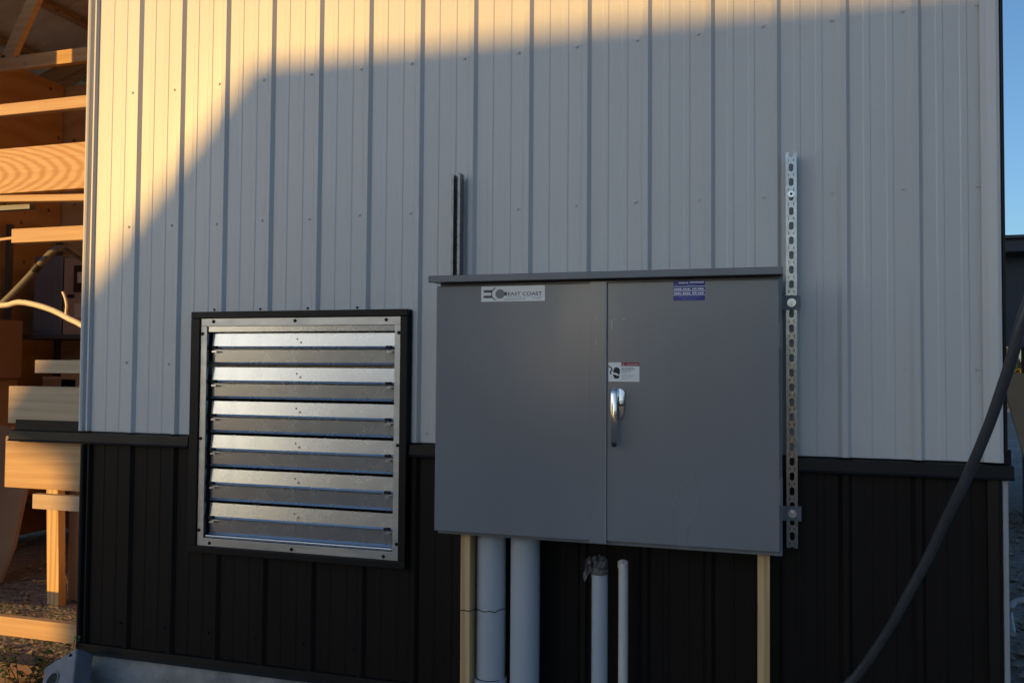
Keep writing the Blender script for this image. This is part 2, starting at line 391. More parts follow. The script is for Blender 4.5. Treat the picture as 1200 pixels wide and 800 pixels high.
# left jamb trim (pale above, black below) and right corner trim
def jamb(x, z0, z1, m, name):
    p = [(x-.004, .05), (x-.004, -.024), (x+.006, -.028), (x+.014, -.024), (x+.018, -.008), (x+.026, -.007), (x+.029, -.017), (x+.037, -.017), (x+.042, -.006), (x+.042, .002), (x, .002), (x, .05)]
    MB().prism(p, 'Z', z0, z1).build(name, m, bld, bevel=.0012)
jamb(XL, Z_TRIM+.001, roof_z(XL)-.05, MT['siding'], 'jamb_trim')
jamb(XL+.014, .16, Z_TRIM-.06, MT['dtrim'], 'jamb_trim')
p = [(2.697, -.021), (2.715, -.0235), (2.742, -.030), (2.752, -.028), (2.756, -.018), (2.756, .07), (2.752, .07), (2.746, -.014), (2.697, -.0195)]
MB().prism(p, 'Z', Z_TRIM+.001, EAVE-.05).build('corner_trim', MT['siding'], bld)
MB().box(2.758, 2.767, -.022, .10, Z_TRIM+.03, EAVE-.05).build('corner_trim', MT['dtrim'], bld, bevel=.003)
p = [(2.706, -.022), (2.736, -.028), (2.747, -.024), (2.749, -.012), (2.749, .006), (2.706, .004)]
MB().prism(p, 'Z', .16, Z_TRIM-.056).build('corner_trim', MT['dtrim'], bld)
MB().box(2.7505, 2.768, -.018, .09, .02, Z_TRIM-.056).build('corner_trim', MT['hose'], bld, bevel=.003)
# side and back walls (ribbed steel), front wall left of the open bay
def ribbed(x0, x1, n):
    out = []
    for i in range(n):
        c = x0+(x1-x0)*i/n; w = (x1-x0)/n
        out += [(c, 0), (c+w*.7, 0), (c+w*.78, .018), (c+w*.9, .018)]
    return out+[(x1, 0)]
mb = MB(); P = ribbed(0.11, BY1, 34)
mb.add([(2.752+h, y, z) for y, h in P for z in (.1, EAVE-.02)], [(2*i, 2*i+2, 2*i+3, 2*i+1) for i in range(len(P)-1)]); mb.build('side_wall', MT['siding'], bld)
mb = MB(); P = ribbed(BX0, -3.55, 15)  # stretched past the partition, out of view, to keep sun off the bay's left
mb.add([q for x, h in P for q in ((x, -h, .1), (x, -h, roof_z(x)-.02))], [(2*i, 2*i+2, 2*i+3, 2*i+1) for i in range(len(P)-1)]); mb.build('front_wall', MT['siding'], bld)
# roof: ribbed sheets, ribs run up the slope
def roof_sheet(xa, xb, y0=-.12):
    mb = MB(); n = 36; P = ribbed(y0, BY1+.2, n)
    for y, h in P:
        for x in (xa, xb): mb.v.append(Vector((x, y, roof_z(x)+.10+h)))
    for i in range(len(P)-1): mb.f.append((2*i, 2*i+1, 2*i+3, 2*i+2))
    return mb
ZR = roof_z
roof_sheet(BX0-.25, RIDGE_X).build('roof_sheet', MT['roofin'], bld)
def zr2(x): return EAVE+SLOPE*(2.76-x)
roof_sheet(RIDGE_X, 2.95).build('roof_sheet', MT['roofin'], bld)
# rafters / truss chords (planes parallel to the gable wall) and purlins
for Y in (.12, 1.25, 3.15, 5.4, 7.8):
    for xa, xb in ((BX0, RIDGE_X), (RIDGE_X, 2.70)):
        MB().beam((xa, Y, ZR(xa)-.03), (xb, Y, ZR(xb)-.03), .04, .14).build('rafter', MT['pine'], bld)
    if Y > .5:
        MB().beam((BX0+.05, Y, EAVE+.14), (2.68, Y, EAVE+.14), .038, .09).build('tie_beam', MT['pine'], bld)
        for xa, xb in ((-5.2, -4.0), (-2.9, -4.0), (-2.9, RIDGE_X), (-1.4, RIDGE_X), (-1.4, .6)):
            t = xa in (-5.2, -2.9, -1.4)
            MB().beam((xa, Y+.04, EAVE+.16), (xb, Y+.04, ZR(xb)-.06), .038, .09).build('truss_web', MT['pine'], bld)
x = BX0+.2
while x < 2.7:
    MB().beam((x, -.1, ZR(x)+.06), (x, BY1+.1, ZR(x)+.06), .09, .04, (0, 0, 1)).build('purlin', MT['pine_y'], bld); x += .61
# posts
for px, py in ((-.88, .115), (2.66, .115), (-4.0, .115), (BX0+.1, .115), (-.88, BY1-.12), (2.66, BY1-.12), (BX0+.1, BY1-.12), (2.66, 4.0), (BX0+.1, 4.0)):
    MB().box(px-.07, px+.07, py-.07, py+.07, -.3, ZR(px)-.09).build('post', MT['pine_v'], bld, bevel=.004)
# plywood partition that runs back from the open bay, and its return
MB().box(-4.06, -3.98, .19, 2.86, .02, 3.92).build('partition_or_bounce_panel', MT['ply'], bld)
MB().box(-4.06, 2.60, 2.88, 2.96, .02, 3.92).build('partition_or_bounce_panel', MT['ply_light'], bld)

# lumber that crosses or sticks into the open bay
def board(name, x0, x1, z0, z1, m, y0=.006, t=.038, tilt=0., bev=.003):
    mb = MB(); n = 10; 
    for i in range(n+1):
        x = x0+(x1-x0)*i/n; dz = tilt*(x-x1)+.0025*noise.noise((x*1.3, z0*7, 1)); dy = .003*noise.noise((x*1.1, z0*5, 9))
        for yy, zz in ((y0, z0), (y0+t, z0), (y0+t, z1), (y0, z1)): mb.v.append(Vector((x, yy+dy, zz+dz)))
    for i in range(n):
        for j in range(4): a = i*4+j; b = i*4+(j+1) % 4; mb.f.append((a, b, b+4, a+4))
    mb.f += [(3, 2, 1, 0), (n*4, n*4+1, n*4+2, n*4+3)]
    return mb.build(name, m, bld, bevel=bev)
Zr = lambda z: ZG+z
for xa, xb in ((-4.0, -3.12), (-2.98, -2.86), (-2.70, -1.9)): board('shade_board', xa, xb, 3.46, 4.12, MT['pine'])  # unseen boards added to shade the tie beam; gaps leave lit patches
MB().box(-.86, -.78, .20, 2.87, .02, 3.92).build('partition_or_bounce_panel', MT['ply_light'], bld)  # unseen plywood added to bounce sunlight onto the bay's partition
board('girt', -4.0, 2.6, Zr(1.182), Zr(1.238), MT['pine'])
board('header_board', -4.0, 2.6, Zr(.804), Zr(1.020), MT['pine_oval'])
board('girt', -4.0, -.82, Zr(.740), Zr(.772), MT['pine'], .012, tilt=-.04)
b4 = board('girt', -1.42, 2.6, Zr(.566), Zr(.633), MT['pine'])
MB().beam((-1.53, .02, Zr(.585)), (-1.415, .02, Zr(.592)), .012, .012).build('splinter', MT['pine'], bld)
MB().box(-4.0, -1.36, .05, .085, Zr(.735), Zr(.758)).build('angle_iron', MT['rack'], bld)
board('girt', -1.257, 2.6, Zr(-.049), Zr(.012), MT['pine_grey'])
board('girt', -1.408, -.82, Zr(-.285), Zr(-.111), MT['pine_grey'])
board('girt', -1.418, -.82, Zr(-.584), Zr(-.345), MT['pine'], .006)
board('girt', -1.252, -.82, Zr(-.675), Zr(-.607), MT['pine_grey'], .006)
board('skirt_board', -4.0, -.93, Zr(-1.272), Zr(-1.185), MT['pine'])

# ------------------------------------------------------------------ louver shutter
LX0, LX1, LZ0, LZ1 = -.318, .622, ZG-.776, ZG+.196     # galvanised frame
lou = empty('louver_shutter', (.15, -.02, LZ0), 'square galvanized louver shutter framed in black trim on the ribbed wall', 'louver')
OX0, OX1, OZ0, OZ1 = LX0-.043, LX1+.030, LZ0-.028, LZ1+.026
for nm, (a, b, c, d) in {'surround_trim': (OX0, OX1, LZ1-.004, OZ1)}.items(): pass
MB().box(OX0, OX1, -.048, .03, LZ1-.002, OZ1).build('surround_trim', MT['dtrim'], lou, bevel=.003)
MB().box(OX0, OX1, -.048, .03, OZ0, LZ0+.002).build('surround_trim', MT['dtrim'], lou, bevel=.003)
MB().box(OX0, LX0+.002, -.0475, .03, LZ0+.0025, LZ1-.0025).build('surround_trim', MT['dtrim'], lou, bevel=.003)
MB().box(LX1-.002, OX1, -.0475, .03, LZ0+.0025, LZ1-.0025).build('surround_trim', MT['dtrim'], lou, bevel=.003)
FW = .036
fy = -.040
def frame_bar(x0, x1, z0, z1): return MB().box(x0, x1, fy, fy+.004, z0, z1)
frame_bar(LX0+.003, LX1-.003, LZ1-FW, LZ1-.003).build('frame_rail', MT['galv_frame'], lou, bevel=.001)
frame_bar(LX0+.003, LX1-.003, LZ0+.003, LZ0+FW).build('frame_rail', MT['galv_frame'], lou, bevel=.001)
frame_bar(LX0+.003, LX0+FW-.002, LZ0+FW+.0005, LZ1-FW-.0005).build('frame_stile', MT['galv_frame'], lou, bevel=.001)
frame_bar(LX1-FW+.008, LX1-.003, LZ0+FW+.0005, LZ1-FW-.0005).build('frame_stile', MT['galv_frame'], lou, bevel=.001)
# return flanges that go back into the wall, and a dark sheet painting the shade behind the blades
ix0, ix1, iz0, iz1 = LX0+FW-.002, LX1-FW+.008, LZ0+FW, LZ1-FW
MB().add([(ix0-.001, fy+.004, iz0), (ix0-.001, .16, iz0), (ix0-.001, .16, iz1), (ix0-.001, fy+.004, iz1), (ix1+.001, fy+.004, iz0), (ix1+.001, .16, iz0), (ix1+.001, .16, iz1), (ix1+.001, fy+.004, iz1)],
         [(0, 1, 2, 3), (4, 7, 6, 5), (0, 4, 5, 1), (3, 2, 6, 7)]).build('duct_sleeve', MT['galv_dull'], lou)
MB().box(ix0, ix1, .155, .16, iz0, iz1).build('dark_back', MT['near_black'], lou)
NB = 6; bp = (iz1-iz0-.030)/NB
MB().box(ix0+.004, ix1-.002, fy+.006, fy+.012, iz1-.024, iz1-.001).build('top_stop', MT['galv'], lou)
def blade_mesh():
    mb = MB(); y0 = -.012
    # profile from top to bottom: (y, z); upper face leans out, tie rib, lower face leans in, rolled lip
    h = bp
    pr = [(y0+.010, 0), (y0+.0024, -.003), (y0-.0035, -.400*h), (y0-.0085, -.447*h), (y0-.0080, -.456*h), (y0-.0010, -.460*h), (y0-.0010, -.468*h), (y0-.0065, -.492*h), (y0-.0060, -.500*h), (y0-.0000, -.504*h),
          (y0+.0008, -.870*h), (y0-.0060, -.925*h), (y0-.0055, -.938*h), (y0+.006, -.945*h)]
    xa, xb = ix0+.010, ix1-.004
    mb.strip(pr, 'X', xa, xb)
    q = [(y+.0012, z) for y, z in pr]
    return mb.mesh('blade', MT['galv'], ((xa+xb)/2, 0, 0))
BM = blade_mesh(); bcx = (ix0+.010+ix1-.004)/2
for i in range(NB):
    zt = iz1-.027-i*bp
    tz = .004*noise.noise((i*3.7, 1, 2))
    b = link_mesh('blade', BM, lou, (bcx, 0, zt), (tz*2.2, 0, 0))
    for xx in (ix0+.030, ix1-.030):
        MB().box(xx-.012, xx+.012, -.034, -.022, zt-.452*bp-.002, zt-.452*bp+.009).build('clip', MT['near_black'], b, origin=(xx, -.028, zt-.45*bp))
        MB().box(xx-.010, xx+.012, -.031, -.020, zt-.535*bp-.007, zt-.535*bp).build('clip', MT['zinc'], b, origin=(xx, -.026, zt-.54*bp))
    for dx, dz in ((-.01, -.19), (.008, -.29)):
        link_mesh('rivet', SCREW_Z, b, (bcx+dx-.01, -.012+.006+.034*dz, zt+dz*bp), (0, 0, 0)).scale = (.55, .5, .55)
MB().box(ix0+.004, ix1-.002, fy+.004, fy+.022, iz0+.001, iz0+.013).build('bottom_stop', MT['galv'], lou, bevel=.004)
for fx in (.07, .49, .93): 
    for z in (LZ1-.016, LZ0+.016): link_mesh('screw', SCREW_D, lou, (LX0+(LX1-LX0)*fx, fy, z))
for fz in (.07, .47, .93):
    for xx in (LX0+.012, LX1-.010): link_mesh('screw', SCREW_D, lou, (xx, fy, LZ0+(LZ1-LZ0)*fz))

# ------------------------------------------------------------------ cabinet, its struts and what stands below
CX0, CX1, CZ0, CZ1, CYF = .868, 2.056, ZG-.598, ZG+.298, -.28
cab = empty('electrical_cabinet', (1.46, -.17, CZ0), 'wide dark grey two-door electrical cabinet with chrome handle and stickers', 'cabinet')
CB = -.064
MB().box(CX0+.004, CX1+.008, CYF+.026, CB, CZ0-.012, CZ1).build('body', MT['cabinet'], cab, bevel=.003)
MB().prism([(CB, CZ1+.030), (CYF-.028, CZ1+.022), (CYF-.032, CZ1+.018), (CYF-.032, CZ1-.002), (CYF-.028, CZ1-.004), (CYF-.024, CZ1+.001), (CB, CZ1+.002)], 'X', CX0-.020, CX1+.012).build('drip_cap', MT['cabcap'], cab, bevel=.0015)
SEAM = 1.492
dl = MB().box(CX0, SEAM-.001, CYF, CYF+.022, CZ0+.002, CZ1-.014).build('door', MT['cabinet'], cab, bevel=.0035, seg=3); dl['label'] = 'left door with overlapping centre strip'
dr = MB().box(SEAM+.0018, CX1, CYF+.003, CYF+.023, CZ0+.004, CZ1-.014).build('door', MT['cabinet'], cab, bevel=.0035, seg=3); dr['label'] = 'right door with handle'
MB().box(SEAM-.056, SEAM-.001, CYF-.0022, CYF-.0002, CZ0-.004, CZ1-.010).build('astragal', MT['cabinet'], cab, bevel=.0008)
MB().box(SEAM-.0008, SEAM+.0012, CYF-.003, CYF+.018, CZ0-.004, CZ1-.012).build('seam_edge', MT['worn'], cab)
for zz in (.78, .22):
    z = CZ0+(CZ1-CZ0)*zz
    MB().tube([(CX1+.004, CYF+.012, z-.045), (CX1+.004, CYF+.012, z+.045)], .0055, 10).build('hinge', MT['cabinet'], cab, smooth=True)
    MB().box(CX1-.004, CX1+.002, CYF+.0015, CYF+.003, z-.04, z+.04).build('hinge', MT['cabcap'], cab)
# handle
hx, hz = at(722, 472, CYF-.02).x, at(722, 472, CYF-.02).z
mb = MB(); n = 20; pl = []
for i in range(n):
    t = 2*math.pi*i/n; xx = math.cos(t)*.021; zz = math.sin(t)*.021
    pl.append((hx+.008+xx*(1 if zz > 0 else .72), hz+zz+(.028 if zz > 0 else -.035)))
mb.prism(pl, 'Y', CYF+.003, CYF-.007); hb = mb.build('handle', MT['chrome'], cab, bevel=.002, smooth=True)
mb = MB().prism([(CYF-.004, hz+.040), (CYF-.018, hz+.052), (CYF-.034, hz+.046), (CYF-.042, hz+.030), (CYF-.040, hz-.128), (CYF-.034, hz-.140), (CYF-.026, hz-.138), (CYF-.028, hz+.012), (CYF-.018, hz+.022), (CYF-.004, hz+.016)], 'X', hx-.015, hx+.006)
mb.build('lever', MT['chrome'], hb, bevel=.003, smooth=True)
MB().tube([(hx+.016, CYF-.004, hz-.002), (hx+.016, CYF-.018, hz-.002)], .010, 16).build('lock', MT['galv_dull'], hb, bevel=.001, smooth=True)
MB().box(hx-.012, hx+.004, CYF-.040, CYF-.028, hz-.146, hz-.132).build('grip_end', MT['near_black'], hb, bevel=.003)

for (xa, ya, xb, yb, w_) in ((717.2, 374.5, 716.6, 387, .0018), (718.5, 374, 722.5, 373.4, .0012), (729, 374, 733, 374, .0010), (699, 368, 698.4, 376, .0010), (698.6, 398, 697.4, 405, .0012)):
    Yd = CYF-.0024 if xa < 710 else CYF+.0028
    p, q = at(xa, ya, Yd), at(xb, yb, Yd); d = (q-p).normalized(); nn = Vector((-d.z, 0, d.x))*w_
    MB().add([p-nn, p+nn, q+nn*.5, q-nn*.5], [(0, 1, 2, 3)]).build('scratch', MT['worn'], cab)

# stickers -------------------------------------------------
def text_mesh(txt, size, bold=0., space=1.):
    c = bpy.data.curves.new('lettering', 'FONT'); c.body = txt; c.size = size; c.offset = bold; c.space_character = space; c.resolution_u = 4; c.extrude = 0
    o = bpy.data.objects.new('tmp', c); COL.objects.link(o)
    dg = bpy.context.evaluated_depsgraph_get(); me = bpy.data.meshes.new_from_object(o.evaluated_get(dg))
    bpy.data.objects.remove(o); bpy.data.curves.remove(c); return me
def put_text(txt, m, parent, x0, x1, zc, height, y, bold=0., space=1.):
    me = text_mesh(txt, 1.0, bold, space); xs = [v.co.x for v in me.vertices]; ys = [v.co.y for v in me.vertices]
    sx = (x1-x0)/(max(xs)-min(xs)); sy = height/(max(ys)-min(ys)); mx, my = min(xs), (min(ys)+max(ys))/2
    for v in me.vertices: v.co = Vector(((v.co.x-mx)*sx, 0, (v.co.y-my)*sy))
    me.materials.clear(); me.materials.append(m)
    return link_mesh('lettering', me, parent, (x0, y, zc))
def sticker(p0, p1, m, label, yface):
    x0, z1 = p0; x1, z0 = p1
    o = MB().box(x0, x1, yface-.0006, yface+.0002, z0, z1).build('sticker', m, cab); o['label'] = label
    def U(u, v): return (x0+(x1-x0)*u, z1-(z1-z0)*v)
    return o, U, yface-.0012
def rect(U, y, m, par, u0, v0, u1, v1, name='print', dy=0.):
    a = U(u0, v0); b = U(u1, v1)
    return MB().add([(a[0], y+dy, a[1]), (b[0], y+dy, a[1]), (b[0], y+dy, b[1]), (a[0], y+dy, b[1])], [(0, 1, 2, 3)]).build(name, m, par)
def disc(U, y, m, par, u, v, ru, rv, name='print', a0=0., a1=2*math.pi, dy=0.):
    pts = [U(u+ru*math.cos(a0+(a1-a0)*i/26), v+rv*math.sin(a0+(a1-a0)*i/26)) for i in range(27 if a1-a0 < 6.2 else 26)]
    return MB().add([(p[0], y+dy, p[1]) for p in pts], [tuple(range(len(pts)))]).build(name, m, par)
def poly(U, y, m, par, uv, name='print', dy=0.):
    pts = [U(*q) for q in uv]
    return MB().add([(p[0], y+dy, p[1]) for p in pts], [tuple(range(len(pts)))]).build(name, m, par)
def P2(x, y, Y=CYF): q = at(x, y, Y); return (q.x, q.z)
# 1: maker's sticker
a = P2(564, 335.5); b = P2(638.5, 352.5); a = (a[0], P2(600, 335)[1]); b = (b[0], P2(600, 353)[1])
st, U, y = sticker(a, b, MT['white'], "white maker's sticker with EC logo and EAST COAST lettering", CYF)
W_, H_ = 740., 170.
R = lambda u0, v0, u1, v1, m, dy=0.: rect(U, y, m, st, u0/W_, v0/H_, u1/W_, v1/H_, dy=dy)
R(30, 42, 150, 70, MT['ink']); R(30, 102, 150, 130, MT['ink'])
disc(U, y, MT['ink'], st, 200/W_, 86/H_, 82/W_, 78/H_, a0=math.pi*.62, a1=math.pi*1.38, dy=-.0003)
disc(U, y, MT['white'], st, 212/W_, 86/H_, 82/W_, 70/H_, a0=math.pi*.5, a1=math.pi*1.5, dy=-.0006)
disc(U, y, MT['ink2'], st, 224/W_, 86/H_, 54/W_, 52/H_, dy=-.0009)
R(262, 66, 304, 106, MT['ink'], -.0006)
put_text('EAST COAST', MT['ink'], st, U(314/W_, 0)[0], U(708/W_, 0)[0], U(0, 88/H_)[1], (a[1]-b[1])*.235, y, .012)
put_text('POWER SYSTEMS', MT['ink2'], st, U(304/W_, 0)[0], U(702/W_, 0)[0], U(0, 123/H_)[1], (a[1]-b[1])*.075, y, 0, 1.35)
R(268, 146, 520, 151, MT['ink2']); R(590, 140, 632, 145, MT['ink2']); R(640, 140, 700, 146, MT['ink2'])
# 2: blue sticker
a = (P2(789, 329)[0], P2(808, 328.5, CYF+.003)[1]); b = (P2(826, 352)[0], P2(808, 352, CYF+.003)[1])
st, U, y = sticker(a, b, MT['blue'], 'blue sticker with white print', CYF+.003)
def blocks(v0, v1, segs, m):
    for s0, s1 in segs: rect(U, y, m, st, s0, v0, s1, v1)
def words(v0, v1, u0, u1, m, n):
    u = u0
    while u < u1-.01:
        w = rnd.uniform(.025, .05)*(26/n); rect(U, y, m, st, u, v0+rnd.uniform(0, .012), min(u+w, u1), v1-rnd.uniform(0, .012)); u += w+.012
words(.07, .16, .17, .48, MT['bluewhite'], 26); words(.055, .15, .52, .96, MT['bluewhite'], 26); words(.20, .26, .45, .69, MT['bluemid'], 26); words(.17, .23, .03, .13, MT['bluemid'], 26)
blocks(.285, .315, ((.0, 1.0),), MT['bluewhite'])
for v in (.38, .585):
    for s0, s1 in ((.02, .26), (.30, .54), (.60, .76), (.79, .97)): words(v, v+.10, s0, s1, MT['bluewhite'], 22)
    blocks(v+.125, v+.16, ((.0, 1.0),), MT['bluewhite'])
words(.80, .855, .15, .83, MT['bluemid'], 30); words(.90, .94, .27, .74, MT['bluemid'], 30)
# 3: warning label
yr = CYF+.003
a = (P2(713, 424, yr)[0], P2(730, 424.5, yr)[1]); b = (P2(749.3, 447, yr)[0], P2(730, 447, yr)[1])
st, U, y = sticker(a, b, MT['white'], 'white warning label with red DANGER strip and shocked hand', yr)
rect(U, y, MT['red'], st, .42, 0, 1, .19)
poly(U, y, MT['pink'], st, [(.46, .155), (.53, .155), (.495, .04)], dy=-.0004)
put_text('DANGER', MT['pink'], st, U(.60, 0)[0], U(.97, 0)[0], U(0, .10)[1], (a[1]-b[1])*.10, y-.0004, .01)
poly(U, y, MT['black'], st, [(.19, .30), (.23, .26), (.26, .25), (.30, .27), (.35, .30), (.38, .40), (.37, .60), (.34, .64), (.27, .56), (.17, .53), (.15, .46), (.17, .42)])
poly(U, y, MT['black'], st, [(.15, .62), (.22, .64), (.28, .70), (.37, .68), (.33, .84), (.20, .84), (.16, .70)])
for (p, q) in (((0, .20), (.08, .26)), ((.08, .26), (.13, .38)), ((.13, .38), (.07, .47)), ((.07, .47), (.06, .56)), ((.06, .56), (.10, .61))):
    d = Vector((q[0]-p[0], (q[1]-p[1])*.62)).normalized(); nx, ny = -d.y*.018, d.x*.03
    poly(U, y, MT['black'], st, [(p[0]+nx, p[1]+ny), (q[0]+nx, q[1]+ny), (q[0]-nx, q[1]-ny), (p[0]-nx, p[1]-ny)])
for v, u1 in ((.27, .82), (.33, .86), (.39, .78), (.46, .72)): words(v, v+.04, .44, u1, MT['ink'], 30)
for v, u1 in ((.55, .60), (.63, .80), (.70, .84), (.77, .78), (.85, .64)): words(v, v+.03, .44, u1, MT['ink2'], 30)

# struts ---------------------------------------------------
SZ0, SZ1 = ZG-.618, ZG+.747
def strut_mesh():
    """41 mm slotted channel, open side out; local x=0 centre, y=0 back, z from SZ0"""
    mb = MB(); L = SZ1-SZ0; w = .0184; pitch = .0508; cw = .0092; sl = .0065
    for s in (-1, 1):
        mb.strip([(s*cw, 0), (s*w, 0), (s*w, -.041), (s*(w-.0095), -.041), (s*(w-.0095), -.034)], 'Z', 0, L)
        mb.strip([(s*cw, .0022), (s*(w-.002), .0022)], 'Z', 0, L)
        mb.strip([(s*(w-.0022), -.0022), (s*(w-.0022), -.039), (s*(w-.0075), -.039)], 'Z', 0, L)
    z = L-.014-pitch/2; zs = []
    top = L
    while top > 0.001:
        c = top-pitch/2; bot = max(0, top-pitch)
        if top > L-.001: c = L-.004; bot = L-.004-pitch/2
        ring_i = []; ring_o = []
        N = 16
        for i in range(N):
            t = 2*math.pi*(i+.5)/N; x = cw*.86*math.cos(t); zz = .0075*math.sin(t)+(sl if math.sin(t) > 0 else -sl)
            ring_i.append((x, c+zz)); k = max(abs(math.cos(t)), abs(math.sin(t)))
            ring_o.append((cw*math.cos(t)/k, c+(math.sin(t)/k)*(pitch/2)))
        clip = lambda p: (p[0], min(L, max(bot, p[1])))
        o = len(mb.v)
        for p in ring_i: q = clip(p); mb.v.append(Vector((q[0], 0, q[1])))
        for p in ring_o: q = clip(p); mb.v.append(Vector((q[0], 0, q[1])))
        for i in range(N):
            j = (i+1) % N; mb.f.append((o+i, o+j, o+N+j, o+N+i))
        top = bot
    return mb.mesh('channel', MT['galv_dull'])
SM = strut_mesh()
def hexbolt(parent, x, y, z, r=.0095, name='bolt'):
    b = MB().tube([(x, y, z), (x, y-.0025, z)], r*1.55, 18).build('washer', MT['zinc'], parent, smooth=False)
    MB().tube([(x, y-.0025, z), (x, y-.010, z)], r, 6).build(name, MT['zinc'], parent)
    MB().tube([(x, y-.010, z), (x, y-.017, z)], r*.5, 10).build('stud', MT['zinc'], parent)
for sx, lab in ((.856, 'galvanized strut channel rising behind the cabinet above its maker sticker'), (2.098, 'slotted galvanized strut channel beside the hinge edge of the cabinet')):
    su = empty('strut_channel', (sx, -.0215, SZ0), lab, 'strut', 'strut channels that carry the cabinet')
    if sx > 1: link_mesh('channel', SM, su, (sx, -.0625, SZ0), (0, 0, math.pi))
    else:
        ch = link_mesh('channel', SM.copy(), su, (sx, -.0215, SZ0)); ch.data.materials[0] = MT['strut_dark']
    if sx > 1:
        MB().tube([(sx, -.0650, SZ1-.148), (sx, -.0680, SZ1-.148)], .0115, 20).build('washer', MT['zinc'], su)
        MB().tube([(sx, -.0681, SZ1-.148), (sx, -.0690, SZ1-.148)], .0045, 12).build('screw', MT['near_black'], su)
    for zz in (ZG+.222, ZG-.500):
        s = 1 if sx > 1 else -1
        x0, x1 = (CX1-.012, sx+.030) if s > 0 else (sx-.030, CX0+.016)
        MB().box(x0, x1, -.0685, -.0655, zz-.025, zz+.025).build('mounting_tab', MT['cabcap'], cab, bevel=.001)
        hexbolt(cab, sx, -.0685, zz)

# posts and conduit below
for (x0, x1, lab) in ((.946, .983, 'upright pine stud under the cabinet beside the thick grey conduit'), (1.985, 2.024, 'upright pine stud alone under the hinge side of the cabinet')):
    mb = MB(); y0, y1 = -.212, -.124; zt = CZ0-.012; n = 10
    for i in range(n+1):
        z = -.03+(zt+.03)*i/n; dx = .002*noise.noise((z*2, x0, 0))
        for a, b in ((x0, y0), (x1, y0), (x1, y1), (x0, y1)): mb.v.append(Vector((a+dx, b, z)))
    for i in range(n):
        for j in range(4): a = i*4+j; b = i*4+(j+1) % 4; mb.f.append((a, b, b+4, a+4))
    mb.f += [(3, 2, 1, 0), (n*4, n*4+1, n*4+2, n*4+3)]
    tag(mb.build('wood_stud', MT['pine_v'], bevel=.003), lab, 'stud', 'pine studs under the cabinet')
def pipe(name, x, y, r, z0, z1, m, lab, parts=True):
    e = empty(name, (x, y, 0), lab, 'conduit', 'conduits below the cabinet')
    pts = [(x+.0015*math.sin(z*3), y, z) for z in [z0+(z1-z0)*i/8 for i in range(9)]]
    MB().tube(pts, r, 40).build('tube', m, e, smooth=True); return e
p1 = pipe('conduit_pipe', 1.040, -.142, .0535, -.05, CZ0-.012, MT['pvc'], 'thick grey conduit next to the wooden stud, with dark wire around it')
zc = at(573, 798, -.19).z
MB().tube([(1.040, -.142, zc-.14), (1.040, -.142, zc-.004), (1.040, -.142, zc), ], [.062, .062, .0565], 40).build('coupling', MT['pvc'], p1, smooth=True)
MB().tube([(1.040, -.142, zc), (1.040, -.142, zc+.003)], .0545, 40).build('joint_ring', MT['near_black'], p1, smooth=True)  # dark ring at the top of the coupling
p2 = pipe('conduit_pipe', 1.170, -.142, .0535, -.05, CZ0-.012, MT['pvc'], 'thick plain grey conduit between two other grey conduits')
p3 = pipe('conduit_pipe', 1.445, -.142, .0285, -.05, at(700, 668, -.17).z, MT['pvc'], 'medium grey conduit capped with torn dark tape')
p4 = pipe('conduit_pipe', 1.529, -.142, .0170, -.05, at(729, 660, -.16).z, MT['pvcw'], 'slim pale conduit with a ragged open top')
def crumple(name, c, r, h, m, par, seed, flap=None, n=18, k=9):
    mb = MB(); R_ = random.Random(seed)
    for j in range(k):
        for i in range(n):
            t = 2*math.pi*i/n; q = noise.noise((math.cos(t)*2+seed, math.sin(t)*2, j*.9))
            rr = r*(1.06+.30*q*(j/(k-1))**.7+.10*R_.uniform(-1, 1)*(j/(k-1))); 
            if j == k-1: rr *= .55
            mb.v.append(Vector((c[0]+rr*math.cos(t), c[1]+rr*math.sin(t), c[2]+h*j/(k-1)+R_.uniform(-.3, .3)*h/(k)*(j > 0)+(.5*h*q if j > k//2 else 0))))
    for j in range(k-1):
        for i in range(n): i2 = (i+1) % n; mb.f.append((j*n+i, j*n+i2, (j+1)*n+i2, (j+1)*n+i))
    mb.f.append(tuple((k-1)*n+i for i in range(n)))
    if flap:
        o = len(mb.v); m_, l_ = 7, 6; fx, fz = flap
        for j in range(l_):
            for i in range(m_):
                u, v = i/(m_-1), j/(l_-1)
                mb.v.append(Vector((c[0]-r*.8-fx*u+.006*R_.uniform(-1, 1), c[1]-r*.6-.012*math.sin(3*u+4*v)+.006*R_.uniform(-1, 1), c[2]+h*.9-fz*v+.018*math.sin(u*4)+.006*R_.uniform(-1, 1))))
        for j in range(l_-1):
            for i in range(m_-1): a = o+j*m_+i; mb.f.append((a, a+1, a+m_+1, a+m_))
    return mb.build(name, m, par)
crumple('tape_wrap', (1.445, -.142, at(700, 674, -.17).z), .0285, .055, MT['tape'], p3, 3, (.03, .065))
crumple('torn_cap', (1.529, -.142, at(729, 666, -.16).z), .0172, .026, MT['pvcw'], p4, 8, None, 14, 5)
# dark wire drawn round the stud and the first conduit
zw = at(570, 716.5, -.2).z
pts = [(.9445, -.16, zw+.004), (.9445, -.2135, zw+.002), (.965, -.2145, zw+.003), (.984, -.2145, zw+.001)]
for i in range(14):
    t = math.pi*(.98-i*.95/13); pts.append((1.040+.0555*math.cos(t), -.142-.0555*math.sin(t), zw+.002*math.sin(i*1.9)-(.006*max(0, 1-i/4)) + .006*max(0, (i-9)/4)))
tag(MB().tube(curve_pts(pts, 60), .0016, 6).build('binding_wire', MT['blackwire'], smooth=True), 'thin dark wire bound around the stud and thick conduit', 'wire')

